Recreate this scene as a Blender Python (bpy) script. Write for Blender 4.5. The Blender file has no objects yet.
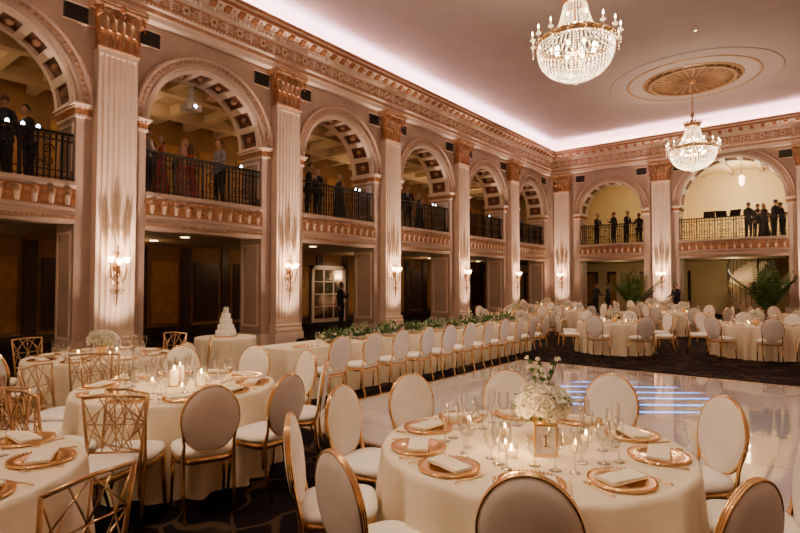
import bpy, math, random, bmesh
from mathutils import Matrix, Vector
R=random.Random(7)
pi=math.pi
COL=bpy.context.scene.collection
MATS={}
# ------------------------------------------------------------------ materials
def mk(name,c,rough=.6,metal=0,em=None,es=0,ns=6,var=.12,bump=0,coat=0,bs=None):
    m=bpy.data.materials.new(name); m.use_nodes=True
    nt=m.node_tree; b=nt.nodes['Principled BSDF']
    b.inputs['Roughness'].default_value=rough; b.inputs['Metallic'].default_value=metal
    tc=nt.nodes.new('ShaderNodeTexCoord'); n=nt.nodes.new('ShaderNodeTexNoise')
    n.inputs['Scale'].default_value=ns; n.inputs['Detail'].default_value=3
    nt.links.new(tc.outputs['Object'],n.inputs['Vector'])
    r=nt.nodes.new('ShaderNodeValToRGB')
    r.color_ramp.elements[0].position=.3; r.color_ramp.elements[1].position=.7
    r.color_ramp.elements[0].color=[min(1,x*(1-var)) for x in c]+[1]
    r.color_ramp.elements[1].color=[min(1,x*(1+var)) for x in c]+[1]
    nt.links.new(n.outputs['Fac'],r.inputs['Fac']); nt.links.new(r.outputs['Color'],b.inputs['Base Color'])
    if bump:
        n2=nt.nodes.new('ShaderNodeTexNoise'); n2.inputs['Scale'].default_value=bs or ns*5
        nt.links.new(tc.outputs['Object'],n2.inputs['Vector'])
        bp=nt.nodes.new('ShaderNodeBump'); bp.inputs['Strength'].default_value=bump; bp.inputs['Distance'].default_value=.01
        nt.links.new(n2.outputs['Fac'],bp.inputs['Height']); nt.links.new(bp.outputs['Normal'],b.inputs['Normal'])
    if em:
        b.inputs['Emission Color'].default_value=list(em)+[1]; b.inputs['Emission Strength'].default_value=es
    if coat: b.inputs['Coat Weight'].default_value=coat
    MATS[name]=m; return m
mk('plaster',(.43,.31,.245),.55,ns=2,var=.08,bump=.15,bs=40)
mk('plaster_light',(.72,.57,.46),.5,ns=2,var=.06,bump=.1,bs=40)
mk('gilt',(.34,.14,.055),.42,.35,ns=9,var=.25,bump=.2,bs=30)
mk('gilt_pale',(.42,.235,.13),.5,.2,ns=9,var=.25,bump=.2,bs=30)
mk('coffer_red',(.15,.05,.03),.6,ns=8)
mk('ceiling_paint',(.48,.40,.41),.8,ns=1.2,var=.04,bump=.05,bs=60)
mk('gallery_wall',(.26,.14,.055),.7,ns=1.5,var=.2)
mk('gallery_ceiling',(.40,.29,.17),.8,ns=2)
mk('gallery_beam',(.62,.48,.32),.8,ns=2)
mk('cream_wall',(.80,.64,.36),.7,ns=1,var=.05)
mk('dark_wood',(.045,.024,.015),.4,ns=8,var=.4)
mk('amber_panel',(.42,.21,.06),.6,ns=4,var=.2)
mk('iron',(.010,.008,.008),.4,.6)
mk('vent',(.07,.055,.05),.6)
mk('gold',(.92,.62,.29),.24,1,ns=20,var=.06)
mk('gold_dark',(.55,.36,.18),.32,1,ns=20,var=.1)
mk('bronze',(.20,.11,.05),.35,.9,ns=20)
mk('mirror_pane',(.8,.75,.68),.08,1,ns=20,var=.03)
mk('cloth',(.86,.75,.56),.85,ns=10,var=.04,bump=.25,bs=300)
mk('napkin',(.90,.82,.66),.8,ns=15,var=.05,bump=.2,bs=200)
mk('leather',(.95,.91,.84),.45,ns=10,var=.03,bump=.1,bs=150)
mk('petal',(.93,.90,.78),.6,ns=30,var=.05)
mk('leaf',(.08,.16,.04),.5,ns=20,var=.4)
mk('palm_leaf',(.07,.16,.035),.4,ns=20,var=.4)
mk('terracotta',(.18,.12,.08),.6)
mk('icing',(.9,.86,.8),.5,ns=20,var=.03)
mk('wax',(.85,.75,.55),.4,em=(1,.55,.2),es=1.6)
mk('flame',(1,.6,.2),.5,em=(1,.55,.18),es=60)
mk('bulb',(1,.85,.6),.5,em=(1,.72,.40),es=30)
mk('shade_glow',(1,.8,.5),.5,em=(1,.62,.30),es=14)
mk('crystal_glow',(.9,.85,.78),.08,0,em=(1,.72,.40),es=2.0,ns=30,var=.1,coat=.6)  # beads glow by emission, standing in for light caught from the bulbs
mk('downlight',(1,.8,.5),.5,em=(1,.70,.38),es=9)
mk('led_white',(1,1,1),.5,em=(.75,.85,1),es=18)
mk('paper',(.85,.82,.74),.7)
mk('skin',(.40,.22,.15),.5,ns=20,var=.06)
mk('hair_dark',(.02,.012,.008),.5,ns=60,var=.4)
mk('hair_brown',(.09,.04,.02),.5,ns=60,var=.4)
mk('hair_blond',(.35,.2,.08),.5,ns=60,var=.3)
mk('suit_black',(.010,.010,.013),.7,ns=60)
mk('suit_navy',(.016,.02,.035),.7,ns=60)
mk('shirt_grey',(.26,.26,.29),.7,ns=60)
mk('shirt_white',(.5,.48,.46),.7,ns=60)
mk('dress_red',(.40,.04,.03),.6,ns=40)
mk('dress_rose',(.42,.15,.10),.6,ns=40)
mk('dress_black',(.02,.015,.02),.6,ns=40)
mk('shoe',(.01,.008,.008),.3)
mk('lips',(.35,.1,.08),.4)
mk('eye',(.03,.02,.02),.2)
mk('cutlery',(.9,.66,.36),.2,1)
mk('projector_white',(.7,.7,.72),.4)
mk('ceiling_gold',(.17,.085,.04),.5,.2,ns=6,var=.3)
mk('ceiling_gold_pale',(.40,.24,.13),.5,.2,ns=6,var=.2)
# thin glass
m=bpy.data.materials.new('thin_glass'); m.use_nodes=True; nt=m.node_tree; nt.nodes.clear()
o=nt.nodes.new('ShaderNodeOutputMaterial'); mx=nt.nodes.new('ShaderNodeMixShader'); tr=nt.nodes.new('ShaderNodeBsdfTransparent')
tr.inputs[0].default_value=(.97,.97,.96,1)
gl=nt.nodes.new('ShaderNodeBsdfGlossy'); gl.inputs['Roughness'].default_value=.10
lw=nt.nodes.new('ShaderNodeLayerWeight'); lw.inputs[0].default_value=.45
nt.links.new(lw.outputs['Facing'],mx.inputs[0]); nt.links.new(tr.outputs[0],mx.inputs[1]); nt.links.new(gl.outputs[0],mx.inputs[2]); nt.links.new(mx.outputs[0],o.inputs[0])
MATS['thin_glass']=m
# carpet
m=bpy.data.materials.new('carpet'); m.use_nodes=True; nt=m.node_tree; b=nt.nodes['Principled BSDF']; b.inputs['Roughness'].default_value=.95
b.inputs['Specular IOR Level'].default_value=.1
tc=nt.nodes.new('ShaderNodeTexCoord'); nz=nt.nodes.new('ShaderNodeTexNoise'); nz.inputs['Scale'].default_value=1.6; nz.inputs['Detail'].default_value=1
nt.links.new(tc.outputs['Object'],nz.inputs['Vector'])
va=nt.nodes.new('ShaderNodeVectorMath'); va.operation='MULTIPLY_ADD'; va.inputs[1].default_value=(1.2,1.2,0)
nt.links.new(nz.outputs['Color'],va.inputs[0]); nt.links.new(tc.outputs['Object'],va.inputs[2])
vo=nt.nodes.new('ShaderNodeTexVoronoi'); vo.feature='DISTANCE_TO_EDGE'; vo.inputs['Scale'].default_value=1.8
nt.links.new(va.outputs[0],vo.inputs['Vector'])
cr=nt.nodes.new('ShaderNodeValToRGB'); e=cr.color_ramp.elements
e[0].position=0; e[0].color=(.07,.042,.022,1); e[1].position=.05; e[1].color=(.008,.006,.008,1)
x=e.new(.03); x.color=(.06,.038,.022,1)
nt.links.new(vo.outputs['Distance'],cr.inputs['Fac']); nt.links.new(cr.outputs['Color'],b.inputs['Base Color'])
MATS['carpet']=m
# dance floor
m=bpy.data.materials.new('gloss_white_panels'); m.use_nodes=True; nt=m.node_tree; b=nt.nodes['Principled BSDF']
tc=nt.nodes.new('ShaderNodeTexCoord'); br=nt.nodes.new('ShaderNodeTexBrick'); br.offset=0
br.inputs['Scale'].default_value=1; br.inputs['Brick Width'].default_value=1.22; br.inputs['Row Height'].default_value=1.22; br.inputs['Mortar Size'].default_value=.007
br.inputs['Color1'].default_value=(.74,.72,.73,1); br.inputs['Color2'].default_value=(.70,.68,.69,1); br.inputs['Mortar'].default_value=(.25,.23,.22,1)
nt.links.new(tc.outputs['Object'],br.inputs['Vector']); nt.links.new(br.outputs['Color'],b.inputs['Base Color'])
nz=nt.nodes.new('ShaderNodeTexNoise'); nz.inputs['Scale'].default_value=4
nt.links.new(tc.outputs['Object'],nz.inputs['Vector']); bp=nt.nodes.new('ShaderNodeBump'); bp.inputs['Strength'].default_value=.10; bp.inputs['Distance'].default_value=.02
nt.links.new(nz.outputs['Fac'],bp.inputs['Height']); nt.links.new(bp.outputs['Normal'],b.inputs['Normal'])
b.inputs['Roughness'].default_value=.05; b.inputs['IOR'].default_value=1.9; b.inputs['Coat Weight'].default_value=1; b.inputs['Coat Roughness'].default_value=.02; b.inputs['Coat IOR'].default_value=1.8
MATS['gloss_white_panels']=m

# ------------------------------------------------------------------ mesh builder
class MB:
    def __init__(s): s.v=[];s.f=[];s.m=[];s.s=[];s.M=Matrix.Identity(4)
    def add(s,vs,fs,m,sm=False):
        o=len(s.v); M=s.M
        s.v+= [tuple(M@Vector(p)) for p in vs]
        for f in fs: s.f.append([i+o for i in f]); s.m.append(m); s.s.append(sm)
    def box(s,x0,x1,y0,y1,z0,z1,m):
        s.add([(x0,y0,z0),(x1,y0,z0),(x1,y1,z0),(x0,y1,z0),(x0,y0,z1),(x1,y0,z1),(x1,y1,z1),(x0,y1,z1)],
              [(0,3,2,1),(4,5,6,7),(0,1,5,4),(1,2,6,5),(2,3,7,6),(3,0,4,7)],m)
    def lathe(s,prof,m,cx=0,cy=0,cz=0,seg=16,sx=1,sy=1,sm=True,fold=None):
        vs=[];fs=[]
        for j,(r,z) in enumerate(prof):
            for i in range(seg):
                a=2*pi*i/seg; rr=max(r,.0006)
                if fold: rr*=fold(a,j)
                vs.append((cx+rr*math.cos(a)*sx,cy+rr*math.sin(a)*sy,cz+z))
        for j in range(len(prof)-1):
            for i in range(seg):
                k=(i+1)%seg; fs.append((j*seg+i,j*seg+k,(j+1)*seg+k,(j+1)*seg+i))
        s.add(vs,fs,m,sm)
    def tube(s,path,r,m,seg=6,closed=False,sm=True):
        P=[Vector(p) for p in path]; n=len(P); vs=[];fs=[]; ref=None
        for i,p in enumerate(P):
            if closed: t=P[(i+1)%n]-P[i-1]
            else: t=P[min(i+1,n-1)]-P[max(i-1,0)]
            if t.length<1e-9: t=Vector((0,0,1))
            t.normalize()
            if ref is None: ref=Vector((0,0,1)) if abs(t.z)<.9 else Vector((1,0,0))
            a=(ref-t*ref.dot(t))
            if a.length<1e-6: a=t.orthogonal()
            a.normalize(); ref=a; b=t.cross(a)
            rr=r[i] if isinstance(r,(list,tuple)) else r
            for k in range(seg):
                w=2*pi*k/seg; vs.append(tuple(p+a*(rr*math.cos(w))+b*(rr*math.sin(w))))
        L=n if closed else n-1
        for i in range(L):
            j=(i+1)%n
            for k in range(seg):
                l=(k+1)%seg; fs.append((i*seg+k,i*seg+l,j*seg+l,j*seg+k))
        if not closed:
            fs.append(tuple(range(seg))[::-1]); fs.append(tuple((n-1)*seg+k for k in range(seg)))
        s.add(vs,fs,m,sm)
    def prof_x(s,prof,x0,x1,m):  # prof: (n,z), y=-n, extruded along x
        n=len(prof); vs=[(x0,-a,z) for a,z in prof]+[(x1,-a,z) for a,z in prof]
        fs=[(i,(i+1)%n,n+(i+1)%n,n+i) for i in range(n)]+[tuple(range(n))[::-1],tuple(range(n,2*n))]
        s.add(vs,fs,m)
    def ball(s,x,y,z,r,m,sx=1,sy=1,sz=1,seg=8,rings=5):
        s.lathe([(r*math.sin(pi*j/rings),-r*sz*math.cos(pi*j/rings)) for j in range(rings+1)],m,x,y,z,seg,sx,sy)
    def octa(s,x,y,z,r,m,h=1.3):
        s.add([(x+r,y,z),(x,y+r,z),(x-r,y,z),(x,y-r,z),(x,y,z+r*h),(x,y,z-r*h)],
              [(0,1,4),(1,2,4),(2,3,4),(3,0,4),(1,0,5),(2,1,5),(3,2,5),(0,3,5)],m)
    def mesh(s,name):
        me=bpy.data.meshes.new(name); me.from_pydata(s.v,[],s.f)
        names=list(dict.fromkeys(s.m))
        for n in names: me.materials.append(MATS[n])
        idx={n:i for i,n in enumerate(names)}
        me.polygons.foreach_set('material_index',[idx[n] for n in s.m])
        me.polygons.foreach_set('use_smooth',s.s)
        bm=bmesh.new(); bm.from_mesh(me); bmesh.ops.recalc_face_normals(bm,faces=bm.faces); bm.to_mesh(me); bm.free()
        me.update(); return me
    def obj(s,name,loc=(0,0,0),rz=0,parent=None):
        return inst(s.mesh(name),name,loc,rz,parent)
def inst(me,name,loc=(0,0,0),rz=0,parent=None,scale=None,rot=None):
    o=bpy.data.objects.new(name,me); COL.objects.link(o); o.location=loc
    o.rotation_euler=rot or (0,0,rz)
    if scale: o.scale=scale if hasattr(scale,'__len__') else (scale,)*3
    if parent: o.parent=parent
    return o
def T(x,y,z): return Matrix.Translation((x,y,z))
def RZ(a): return Matrix.Rotation(a,4,'Z')
def RX(a): return Matrix.Rotation(a,4,'X')
def RY(a): return Matrix.Rotation(a,4,'Y')
def spiral(mb,cx,y,cz,r,m,turn=1.6,d=1,a0=0,th=.012,n=18,seg=5):
    mb.tube([(cx+d*(r*(1-.85*i/n))*math.cos(a0+turn*2*pi*i/n),y,cz+(r*(1-.85*i/n))*math.sin(a0+turn*2*pi*i/n)) for i in range(n+1)],[th*(1-.5*i/n) for i in range(n+1)],m,seg)
def leaf(mb,x,y,z,h,w,out,m,phi=0,thk=0):
    M0=mb.M; mb.M=M0@T(x,y,z)@RZ(phi)
    path=[(0,0),(.02,.3),(.06,.6),(.2,.85),(.55,1.0),(.95,.93),(1.0,.8)]; wid=[.7,.95,1,.95,.8,.5,.1]
    vs=[];fs=[]
    for (o_,u),q in zip(path,wid):
        vs+=[(-w*q/2,-o_*out+.012,u*h),(-w*q/4,-o_*out-.012,u*h),(0,-o_*out-.03,u*h),(w*q/4,-o_*out-.012,u*h),(w*q/2,-o_*out+.012,u*h)]
    for j in range(len(path)-1):
        for i in range(4): fs.append((j*5+i,j*5+i+1,j*5+i+6,j*5+i+5))
    mb.add(vs,fs,m,True); mb.M=M0

# ------------------------------------------------------------------ dimensions
XL=-12.5; YB=29.2; XR=5.2; YF=-5.0
TH=1.0; ZS=5.6; ZT=7.9; ZC=9.75; ZFLOOR=3.85
LEFT=dict(loc=(XL,0,0),rz=pi/2)
BACK=dict(loc=(0,YB,0),rz=0)
LB=[(-2.0,3.3),(2.8,3.3),(7.6,3.3),(12.4,3.3),(17.2,3.3),(22.0,3.3),(26.8,3.3)]
BB=[(-9.1,3.3),(-3.6,4.4),(1.9,3.3)]
LP=[.4,5.2,10.0,14.8,19.6,24.4]
BP=[-11.7,-6.55,-.65]
def P(wall,s,d=0,z=0):   # wall coordinates -> world
    return (XL-d,s,z) if wall is LEFT else (s,YB+d,z)

# ------------------------------------------------------------------ walls
def arcade(name,s0,s1,ops,wall):
    mb=MB(); e=s0
    for c,w in ops:
        mb.box(e,c-w/2,0,TH,0,ZT,'plaster'); e=c+w/2
        r=w/2; N=28; 
        for i in range(N):
            a0=pi-pi*i/N; a1=pi-pi*(i+1)/N
            p0=(c+r*math.cos(a0),ZS+r*math.sin(a0)); p1=(c+r*math.cos(a1),ZS+r*math.sin(a1))
            vs=[(p0[0],0,p0[1]),(p1[0],0,p1[1]),(p1[0],0,ZT+.3),(p0[0],0,ZT+.3),(p0[0],TH,p0[1]),(p1[0],TH,p1[1]),(p1[0],TH,ZT+.3),(p0[0],TH,ZT+.3)]
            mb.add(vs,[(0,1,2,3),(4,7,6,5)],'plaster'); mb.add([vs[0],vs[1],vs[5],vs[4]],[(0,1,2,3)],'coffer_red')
    mb.box(e,s1,0,TH,0,ZT,'plaster')
    mb.box(s0,s1,0.001,TH,ZT,ZC,'plaster_light')
    return mb.obj(name,**wall)
arcade('wall_left',YF,YB,LB,LEFT)
arcade('wall_back',XL,XR,BB,BACK)
mb=MB(); mb.box(XR,XR+.3,YF-.3,YB+6.3,0,ZC,'plaster'); mb.obj('wall_right')
mb=MB(); mb.box(-18.3,XR,YF-.3,YF,0,ZC,'plaster'); mb.obj('wall_front')
mb=MB(); mb.box(-18.3,XR+.3,YF-.3,YB+6.3,-.15,0,'carpet'); mb.obj('floor')
mb=MB(); mb.box(XL-TH,XR+.3,YF-.3,YB+TH,ZC,ZC+.15,'ceiling_paint'); mb.obj('ceiling')
# gallery shells
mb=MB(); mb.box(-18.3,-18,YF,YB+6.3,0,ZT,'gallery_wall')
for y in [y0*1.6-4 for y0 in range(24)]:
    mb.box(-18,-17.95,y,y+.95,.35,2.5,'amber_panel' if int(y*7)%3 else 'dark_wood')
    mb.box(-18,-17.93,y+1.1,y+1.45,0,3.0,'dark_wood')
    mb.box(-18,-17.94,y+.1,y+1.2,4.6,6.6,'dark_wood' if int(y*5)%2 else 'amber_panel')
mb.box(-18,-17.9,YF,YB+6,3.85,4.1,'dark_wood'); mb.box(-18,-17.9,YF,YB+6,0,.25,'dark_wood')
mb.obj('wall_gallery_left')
mb=MB(); mb.box(-18,XR,YB+6,YB+6.3,0,ZT+.4,'cream_wall')
for x in [-17,-15,-13,-11.2,-9.4,-7.6]:
    mb.box(x,x+1.2,YB+5.95,YB+6,.3,2.5,'dark_wood'); mb.box(x+.15,x+1.05,YB+5.93,YB+5.96,.45,2.35,'amber_panel')
mb.box(-18,XR,YB+5.9,YB+6,0,.22,'plaster_light'); mb.box(-18,XR,YB+5.9,YB+6,3.85,4.05,'plaster_light')
mb.obj('wall_gallery_back')
mb=MB(); mb.box(-6.75,-6.55,YB+TH,YB+6,0,3.05,'cream_wall'); mb.box(-6.75,-6.55,YB+TH,YB+6,3.85,7.3,'cream_wall'); mb.obj('wall_partition_back')
# slabs
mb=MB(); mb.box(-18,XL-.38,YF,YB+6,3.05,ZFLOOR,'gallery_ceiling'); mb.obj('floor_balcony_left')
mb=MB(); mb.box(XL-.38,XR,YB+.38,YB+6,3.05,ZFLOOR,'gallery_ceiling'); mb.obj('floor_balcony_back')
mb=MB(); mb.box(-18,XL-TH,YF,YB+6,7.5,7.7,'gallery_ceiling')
for i in range(30): 
    y=YF+.6+i*1.2; mb.box(-18,XL-TH,y-.12,y+.12,7.22,7.5,'gallery_beam')
for x in (-16.8,-14.7): mb.box(x-.15,x+.15,YF,YB+6,7.15,7.5,'gallery_beam')
mb.obj('ceiling_gallery_left')
mb=MB(); mb.box(XL-TH,XR,YB+TH,YB+6,8.1,8.3,'cream_wall')
for i in range(13):
    x=-12.6+i*1.4; mb.box(x-.1,x+.1,YB+TH,YB+6,7.9,8.1,'gallery_beam')
mb.obj('ceiling_gallery_back')
# entablature
prof=[(-.05,ZT),(.26,7.9),(.26,8.03),(.29,8.03),(.29,8.16),(.34,8.19),(.34,8.24),(.28,8.26),(.28,8.62),(.34,8.66),(.34,8.78),(.40,8.80),(.40,8.86),(.56,8.92),(.56,9.02),(.60,9.05),(.64,9.17),(-.05,9.17)]
def entab(name,s0,s1,ps,wall):
    mb=MB(); mb.prof_x(prof,s0,s1,'plaster_light')
    mb.box(s0,s1,-.285,-.26,8.27,8.61,'gilt_pale')
    mb.box(s0,s1,-.605,-.57,8.93,9.01,'gilt'); mb.box(s0,s1,-.30,-.25,8.05,8.14,'gilt_pale')
    mb.box(s0,s1,-.655,-.6,9.07,9.13,'gilt')
    x=s0+.06
    while x<s1:
        mb.box(x,x+.075,-.41,-.34,8.68,8.77,'plaster_light'); x+=.13
    x=s0+.2
    while x<s1:
        mb.prof_x([(.36,8.80),(.41,8.78),(.50,8.84),(.55,8.86),(.55,8.93),(.36,8.93)],x-.08,x+.08,'gilt')
        mb.ball(x+.21,-.46,8.885,.04,'gilt',seg=6,rings=3)
        x+=.42
    x=s0+.35
    while x<s1:
        for q in range(6):
            a=q*pi/3; mb.ball(x+.085*math.cos(a),-.30,8.44+.085*math.sin(a),.05,'plaster_light',sy=.6,seg=6,rings=3)
        mb.ball(x,-.32,8.44,.045,'gilt',seg=6,rings=3)
        spiral(mb,x+.26,-.30,8.46,.11,'plaster_light',d=1,a0=pi,th=.022,n=10,seg=4); spiral(mb,x+.5,-.30,8.42,.11,'plaster_light',d=-1,a0=0,th=.022,n=10,seg=4)
        leaf(mb,x+.38,-.28,8.30,.26,.12,.05,'plaster_light')
        x+=.76
    x=s0+.05
    while x<s1:
        mb.ball(x,-.34,8.215,.03,'gilt_pale',seg=5,rings=3); x+=.1
    mb.obj(name,**wall)
entab('trim_1',YF,YB,LP,LEFT)
entab('trim_2',XL,XR,BP,BACK)
entab('trim_3',-YB,-YF,[],dict(loc=(XR,0,0),rz=-pi/2))

# pilaster
def pilaster_mesh():
    mb=MB(); hw=.42; d=.26
    mb.box(-.52,.52,-.36,0,0,.28,'plaster_light'); mb.box(-.49,.49,-.33,0,.28,.36,'plaster_light')
    mb.prof_x([(0,.36),(.34,.36),(.36,.40),(.34,.45),(.30,.46),(.30,.50),(.33,.53),(.30,.57),(0,.57)],-.47,.47,'plaster_light')
    pts=[(-hw,0),(-hw,-d)]
    nf=7; fw=.085; gap=(2*hw-nf*fw)/(nf+1); x=-hw+gap
    for i in range(nf):
        for k in range(7):
            a=pi*k/6; pts.append((x+fw/2-fw/2*math.cos(a),-d+.045*math.sin(a)))
        x+=fw+gap
    pts+= [(hw,-d),(hw,0)]
    n=len(pts); z0,z1=.72,6.75
    mb.add([(a,b,z0) for a,b in pts]+[(a,b,z1) for a,b in pts],[(i,i+1,n+i+1,n+i) for i in range(n-1)],'plaster_light')
    mb.box(-hw,hw,-d,0,.57,.72,'plaster_light'); mb.box(-hw,hw,-d,0,6.75,6.9,'plaster_light')
    mb.prof_x([(0,6.86),(.29,6.86),(.31,6.89),(.29,6.93),(0,6.93)],-.45,.45,'gilt_pale')
    sec=[(6.93,.39,.24),(7.3,.40,.25),(7.55,.44,.29),(7.72,.5,.36)]
    vs=[];fs=[]
    for z,w,dd in sec: vs+=[(-w,0,z),(-w,-dd,z),(w,-dd,z),(w,0,z)]
    for j in range(3):
        for i in range(3): fs.append((j*4+i,j*4+i+1,j*4+i+5,j*4+i+4))
    mb.add(vs,fs,'gilt_pale')
    for i in range(5): leaf(mb,-.34+.17*i,-.25,6.94,.36,.17,.13,'gilt')
    for i in range(4): leaf(mb,-.27+.18*i,-.25,7.02,.55,.17,.17,'gilt_pale')
    for sgn in (-1,1):
        leaf(mb,sgn*.42,-.12,6.94,.36,.17,.12,'gilt',phi=sgn*pi/2); leaf(mb,sgn*.42,-.2,7.0,.6,.15,.16,'gilt',phi=sgn*pi/4)
        M0=mb.M; mb.M=M0@T(sgn*.43,-.33,7.64)@RZ(sgn*pi/4); spiral(mb,0,-.06,0,.12,'gilt',d=sgn,th=.035,n=16,seg=6); mb.ball(0,-.07,0,.04,'gilt'); mb.M=M0
        spiral(mb,sgn*.13,-.38,7.62,.09,'gilt',d=-sgn,th=.022,n=14,seg=5)
    mb.ball(0,-.42,7.78,.085,'gilt',sy=.6)
    mb.prof_x([(0,7.74),(.42,7.74),(.45,7.78),(.42,7.82),(.46,7.84),(.46,7.9),(0,7.9)],-.56,.56,'gilt_pale')
    return mb.mesh('corinthian_pilaster')
PM=pilaster_mesh()
for s in LP: inst(PM,'corinthian_pilaster',P(LEFT,s),pi/2)
for s in BP: inst(PM,'corinthian_pilaster',P(BACK,s),0)
RP=(.4,5.2,10.0,14.8,19.6,24.4)
for s in RP: inst(PM,'corinthian_pilaster',(XR,s,0),-pi/2)

def arch_mesh(w):
    mb=MB(); r=w/2
    prof_=[(0,.02),(0,-.05),(.05,-.09),(.10,-.06),(.22,-.07),(.25,-.13),(.31,-.13),(.33,-.05),(.33,.02)]
    N=36; n=len(prof_); vs=[];fs=[]
    for i in range(N+1):
        a=pi*i/N
        for dr,y in prof_: vs.append(((r+dr)*math.cos(a),y,ZS+(r+dr)*math.sin(a)))
    for i in range(N):
        for k in range(n-1): fs.append((i*n+k,i*n+k+1,(i+1)*n+k+1,(i+1)*n+k))
    mb.add(vs,fs,'plaster')
    q=int(r*26)
    for i in range(q):
        a=pi*(i+.5)/q; mb.ball((r+.16)*math.cos(a),-.075,ZS+(r+.16)*math.sin(a),.045,'gilt_pale',sy=.5,seg=6,rings=3)
    q2=int(r*44)
    for i in range(q2):
        a=pi*(i+.5)/q2; mb.ball((r+.28)*math.cos(a),-.135,ZS+(r+.28)*math.sin(a),.022,'gilt_pale',seg=5,rings=3)
    def sect(a0,a1,y0,y1,r0,r1,m,sub=1):
        for i in range(sub):
            b0=a0+(a1-a0)*i/sub; b1=a0+(a1-a0)*(i+1)/sub
            v=[]
            for y in (y0,y1):
                for rr in (r0,r1):
                    for b_ in (b0,b1): v.append((rr*math.cos(b_),y,ZS+rr*math.sin(b_)))
            mb.add(v,[(0,1,3,2),(4,6,7,5),(0,4,5,1),(2,3,7,6),(0,2,6,4),(1,5,7,3)],m)
    nc=9
    sect(0,pi,0,.16,r-.09,r,'plaster_light',36); sect(0,pi,.84,1.0,r-.09,r,'plaster_light',36)
    for i in range(nc+1):
        a=pi*i/nc; h=.055 if 0<i<nc else .03
        sect(max(0,a-h),min(pi,a+h),.16,.84,r-.09,r,'plaster_light')
    for i in range(nc):
        a=pi*(i+.5)/nc; mb.ball((r-.04)*math.cos(a),.5,ZS+(r-.04)*math.sin(a),.09,'gilt_pale',seg=8,rings=4)
    for sg in (-1,1):
        for (z0,z1,e) in ((ZS-.30,ZS-.24,.03),(ZS-.10,ZS-.04,.06),(ZS-.04,ZS+.0,.10)):
            x0=sg*(r-e); x1=sg*(r+.30); mb.box(min(x0,x1),max(x0,x1),-e-.02,TH+e,z0,z1,'plaster_light')
        x0=sg*(r-.02); x1=sg*(r+.3); mb.box(min(x0,x1),max(x0,x1),-.04,TH+.02,ZS-.24,ZS-.10,'gilt_pale')
        for k in range(3): leaf(mb,sg*(r+.05+.1*k),-.04,ZS-.25,.15,.09,.05,'gilt')
        for k in range(9): leaf(mb,sg*(r-.02),.06+.11*k,ZS-.25,.15,.09,.05,'gilt',phi=-sg*pi/2)
        for (z0,z1) in ((.5,2.85),(4.1,ZS-.4)):
            x0=sg*(r-.03); x1=sg*r
            mb.box(min(x0,x1),max(x0,x1),.12,.18,z0,z1,'plaster_light'); mb.box(min(x0,x1),max(x0,x1),.82,.88,z0,z1,'plaster_light')
            mb.box(min(x0,x1),max(x0,x1),.18,.82,z0,z0+.06,'plaster_light'); mb.box(min(x0,x1),max(x0,x1),.18,.82,z1-.06,z1,'plaster_light')
        x0=sg*(r-.03); x1=sg*(r+.3); mb.box(min(x0,x1),max(x0,x1),-.05,TH+.05,0,.3,'plaster_light')
        xc=sg*(r-.05); mb.box(xc-.24,xc+.24,-.03,0,7.36,7.72,'vent')
        for k in range(7): mb.box(xc-.22,xc+.22,-.05,-.03,7.39+.047*k,7.41+.047*k,'iron')
        mb.box(xc-.27,xc+.27,-.045,0,7.72,7.75,'plaster_light'); mb.box(xc-.27,xc+.27,-.045,0,7.33,7.36,'plaster_light')
    return mb.mesh('arch_moulding')
def fascia_mesh(w):
    mb=MB(); h=w/2
    mb.prof_x([(-.38,3.0),(.0,3.0),(.02,3.06),(.05,3.08),(.05,3.16),(.02,3.18),(.02,3.26),(.06,3.30),(.06,3.34),(.03,3.36),(.03,3.74),(.07,3.76),(.12,3.80),(.12,3.88),(-.38,3.88)],-h,h,'plaster')
    mb.box(-h,h,-.04,-.02,3.37,3.73,'gilt')
    n=int(w/.3)
    for i in range(n):
        x=-h+(i+.5)*w/n
        leaf(mb,x,-.04,3.38,.32,.17,.09,'gilt_pale'); leaf(mb,x,-.06,3.38,.2,.1,.07,'plaster_light')
        spiral(mb,x-w/n/2,-.06,3.62,.06,'gilt_pale',th=.014,n=8,seg=4); spiral(mb,x-w/n/2,-.06,3.47,.06,'gilt_pale',th=.014,n=8,seg=4,d=-1)
    n=int(w/.09)
    for i in range(n): 
        x=-h+(i+.5)*w/n; mb.box(x-.025,x+.025,-.085,-.05,3.09,3.15,'gilt_pale')
    return mb.mesh('balcony_fascia')
def rail_mesh(w):
    mb=MB(); h=w/2; z=3.88
    mb.box(-h,h,-.035,.035,z+1.0,z+1.05,'iron'); mb.box(-h,h,-.015,.015,z+.86,z+.88,'iron'); mb.box(-h,h,-.015,.015,z+.08,z+.10,'iron'); mb.box(-h,h,-.015,.015,z+.22,z+.24,'iron')
    n=int(w/.11)
    for i in range(n+1):
        x=-h+i*w/n; t=.022 if i%7 in(0,) else .012
        mb.box(x-t,x+t,-t,t,z,z+1.0,'iron')
    for i in range(n//7):
        x=-h+(i*7+3.5)*w/n
        for d in (-1,1):
            spiral(mb,x+d*.13,0,z+.66,.12,'iron',d=d,a0=0,th=.016,n=12,seg=4); spiral(mb,x+d*.13,0,z+.42,.12,'iron',d=d,a0=pi,th=.016,n=12,seg=4)
    for i in range(n): mb.tube([(-h+(i+.5)*w/n+.045*math.cos(a*pi/4),0,z+.93+.045*math.sin(a*pi/4)) for a in range(8)],.007,'iron',4,closed=True)
    return mb.mesh('balcony_railing')
AM={};FM={};RM={}
for w in (3.3,4.4): AM[w]=arch_mesh(w);FM[w]=fascia_mesh(w);RM[w]=rail_mesh(w)
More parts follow.
